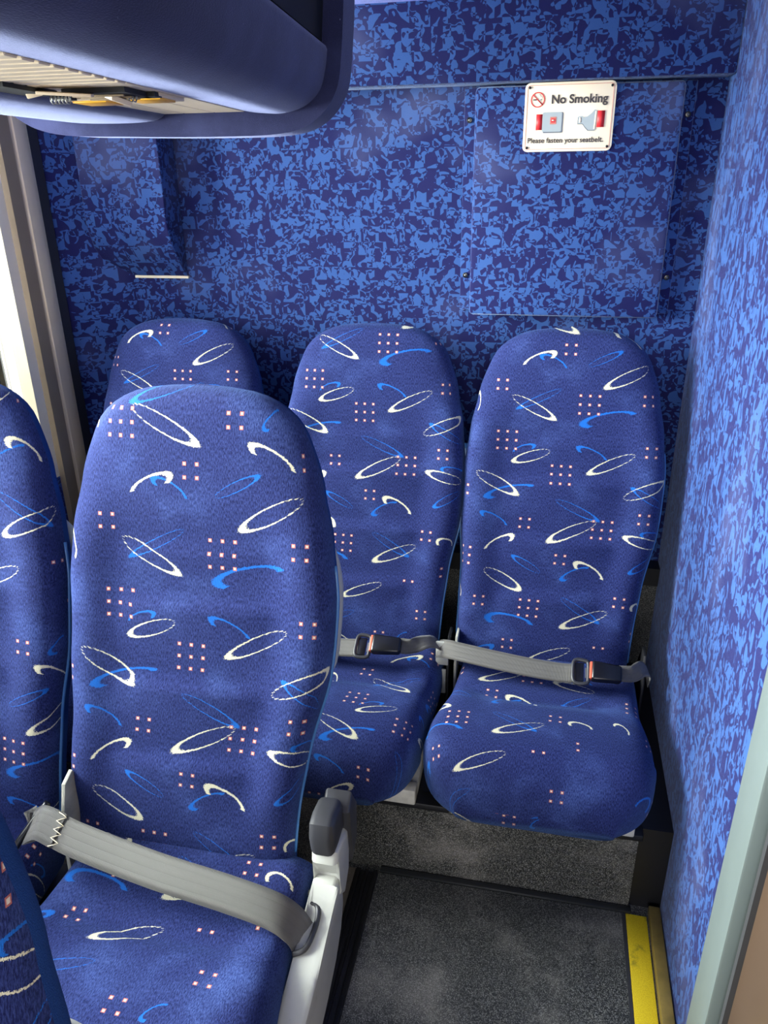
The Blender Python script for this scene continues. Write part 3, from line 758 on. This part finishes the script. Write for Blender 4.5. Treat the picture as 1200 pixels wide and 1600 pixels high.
# buckle and tongue drawings
quad('buckle_strap_print', [(-.0665, -.0235), (-.053, -.0235), (-.053, .0065), (-.0665, .0065)], -.0046, 'sign_red')
quad('buckle_shadow_print', rrect(.043, .040, .003) and [(p[0] - .0325 + .0012, p[1] - .0085 - .0014) for p in rrect(.041, .039, .003)], -.0048, 'sign_dgrey')
quad('buckle_print', [(p[0] - .0335, p[1] - .0085) for p in rrect(.040, .037, .003)], -.0052, 'sign_grey')
quad('press_button_print', [(p[0] - .031, p[1] - .006) for p in rrect(.013, .014, .001)], -.0056, 'sign_line')
quad('press_button_core', [(p[0] - .031, p[1] - .006) for p in rrect(.009, .008, .0008)], -.0060, 'sign_red')
quad('press_mark', [(-.034, -.0065), (-.028, -.0065), (-.028, -.0045), (-.034, -.0045)], -.0064, 'sign_white')
tg = [(.020, -.013), (.030, -.013), (.036, -.020), (.042, -.0255), (.056, -.0255), (.058, .011), (.052, .0125), (.046, .006), (.038, .000), (.030, -.001), (.029, .001), (.020, .001)]
quad('tongue_shadow_print', [(x - .0010, z - .0014) for x, z in tg], -.0048, 'sign_dgrey')
quad('tongue_print', tg, -.0052, 'sign_grey')
quad('tongue_slot_print', [(.022, -.011), (.0265, -.011), (.0265, -.0015), (.022, -.0015)], -.0056, 'sign_white')
quad('tongue_edge_print', [(.0525, -.0235), (.0565, -.0235), (.058, .010), (.054, .010)], -.0056, 'sign_white')
quad('belt_print', [(.058, -.0205), (.073, -.0205), (.0735, .0105), (.0585, .0105)], -.0056, 'sign_red')
for x, z in ((-.083, .056), (.083, .056), (-.083, -.057), (.083, -.057)):
    prism('sign_screw', [(math.cos(t) * .0026 + x, math.sin(t) * .0026 + z) for t in [i * PI / 5 for i in range(10)]], 'y', -.0062, -.004, 'black_plastic', sg)

# ================================================================== seats
G = 'coach seats covered in the blue patterned fabric'
JZ_R, JZ_F = .175, .43
make_seat((.052, 1.57, -1.245), JZ_R, 'blue patterned rear bench seat at the right, beside the carpeted side wall', G, (0, 0, 1), (.13, .43, 1), rear_detail('right'), .018, (.236, -.014))
make_seat((-.398, 1.57, -1.245), JZ_R, 'middle rear bench seat, its lower left hidden by the nearest full seat', G, (.01, -.1205, 1), (-.19, .80, 1), rear_detail('middle'), .020, (.220, -.024))
make_seat((-.888, 1.57, -1.245), JZ_R, 'rear seat in the window corner, only its rounded head part showing', G, (.03, -.02, 1), (.1, .1, 1), rear_detail('none'))
make_seat((-.522, .862, FLOOR), JZ_F, 'large front blue seat with grey lap belt across its cushion', G, (-.005, .128, .925), (.05, .22, 1), front_detail('aisle'), .038, (.228, -.006))
make_seat((-.992, .862, FLOOR), JZ_F, 'seat beside the window at the left edge, partly cut off', G, (-.1, .47, 1), (.2, .6, 1), front_detail('window'))
make_seat((-.508, .105, FLOOR), JZ_F - .03, 'nearest blue seat whose rounded top corner shows at the bottom left', G, (-.02, .58, 1), (0, .3, 1), front_detail('none'))

# ================================================================== overhead rack
rk = thing('luggage_rack', 'navy velvet overhead luggage rack with a beige service panel underneath', 'luggage rack', (0, 0, 0))
Y0, Y1 = -.3, 1.305
cs = [(-.500, .087), (-.47, .083), (-.43, .082), (-.395, .092), (-.372, .112), (-.362, .14), (-.358, .165)]
cs = [(p.x, p.y) for p in smoothpath([(a, b, 0) for a, b in cs], 5)]
prof = cs + [(-.36, .170), (-.375, .174), (-.375, .33), (-.50, .33), (-.50, .12), (-.505, .10)]
prism('aisle_side_padding', prof, 'y', Y0, Y1, 'velvet', rk)
prism('hand_recess', [(-.374, .176), (-.366, .176), (-.358, .27), (-.364, .33), (-.374, .33)], 'y', Y0, Y1 - .004, 'black_void', rk)
cs2 = [(-.905, .33), (-.935, .22), (-.93, .15), (-.89, .105), (-.82, .080), (-.73, .074), (-.655, .076), (-.632, .086)]
cs2 = [(p.x, p.y) for p in smoothpath([(a, b, 0) for a, b in cs2], 5)]
prism('window_side_padding', cs2 + [(-.632, .12), (-.80, .15), (-.85, .33)], 'y', Y0, Y1 - .01, 'velvet', rk)
# end plate, wider than the rack and rounded all round
ep = [(-.955, .46), (-.965, .20), (-.945, .135), (-.90, .085), (-.83, .060), (-.70, .054), (-.55, .051), (-.44, .053), (-.385, .068), (-.348, .105), (-.335, .16), (-.325, .30), (-.32, .46)]
ep = [(p.x, p.y) for p in smoothpath([(a, b, 0) for a, b in ep], 6)]
prism('end_panel', ep, 'y', Y1 - .012, Y1 + .055, 'velvet', rk, .016)
# ribbed service panel with broken reading light bay
bm = bmesh.new(); z = .088
for i in range(44):                                  # crosswise ribs on the front half, plain planks behind
    y = Y0 + i * .026
    add_box(bm, -.640, -.497, y + .003, y + .023, z - .0035, z + .004, .0012, 1)
for x0, x1 in ((-.640, -.600), (-.599, -.548), (-.547, -.497)): add_box(bm, x0, x1, Y0 + 44 * .026, Y1 - .012, z - .0025, z + .004, .001, 1)
add_box(bm, -.640, -.497, Y0, Y1 - .012, z, .105)
sp_ = from_bm('service_panel', bm, 'service', rk)
for (x0, x1, y0, y1) in ((-.588, -.512, .868, .950), (-.636, -.602, .775, .885), (-.520, -.502, .93, .952), (-.632, -.612, .925, .95)):
    box('open_bay', x0, x1, y0, y1, .080, .0850, 'black_void', sp_)
def slab(name, c, sx, sy, sz, rot, mt):
    bm = bmesh.new(); add_box(bm, -sx / 2, sx / 2, -sy / 2, sy / 2, -sz / 2, sz / 2, min(sx, sy, sz) * .2, 2)
    bmesh.ops.rotate(bm, verts=bm.verts, matrix=Matrix.Rotation(rot[2], 3, 'Z') @ Matrix.Rotation(rot[1], 3, 'Y') @ Matrix.Rotation(rot[0], 3, 'X'))
    bmesh.ops.translate(bm, verts=bm.verts, vec=c); return from_bm(name, bm, mt, sp_, angle=.6)
slab('hanging_flap', (-.575, .852, .0785), .058, .034, .003, (.10, .05, .35), 'service')
slab('hanging_flap', (-.537, .905, .076), .014, .030, .006, (-.2, .3, -.5), 'service')
slab('hanging_flap', (-.617, .862, .081), .018, .016, .006, (.2, -.2, .3), 'service')
for k in range(3): slab('bay_slat', (-.552, .885 + k * .022, .0785), .060, .005, .002, (0, 0, .1), 'shaded_trim_slat')
slab('lens_surround', (-.607, .992, .0835), .058, .085, .004, (0, 0, 0), 'service'); slab('lens_surround', (-.530, .985, .0835), .058, .085, .004, (0, 0, 0), 'service')
for cx, cy in ((-.628, .915), (-.545, .918)):
    pts = [(cx + i * .0009, cy + .004 * math.cos(i * 1.2), .078 + .004 * math.sin(i * 1.2)) for i in range(30)]
    tube('coil_spring', pts, .0009, 'steel', sp_, seg=5, sub=3)
slab('amber_lens', (-.607, .998, .0812), .046, .052, .004, (0, 0, 0), 'amber'); slab('amber_lens', (-.530, .985, .0812), .046, .052, .004, (0, 0, 0), 'amber')
# the rack drifts towards the aisle as it comes forward
for o in [rk] + list(rk.children_recursive):
    if o.type == 'MESH' and o.name.split('.')[0] != 'end_panel':
        for v in o.data.vertices: v.co.x += (Y1 - v.co.y) * .10
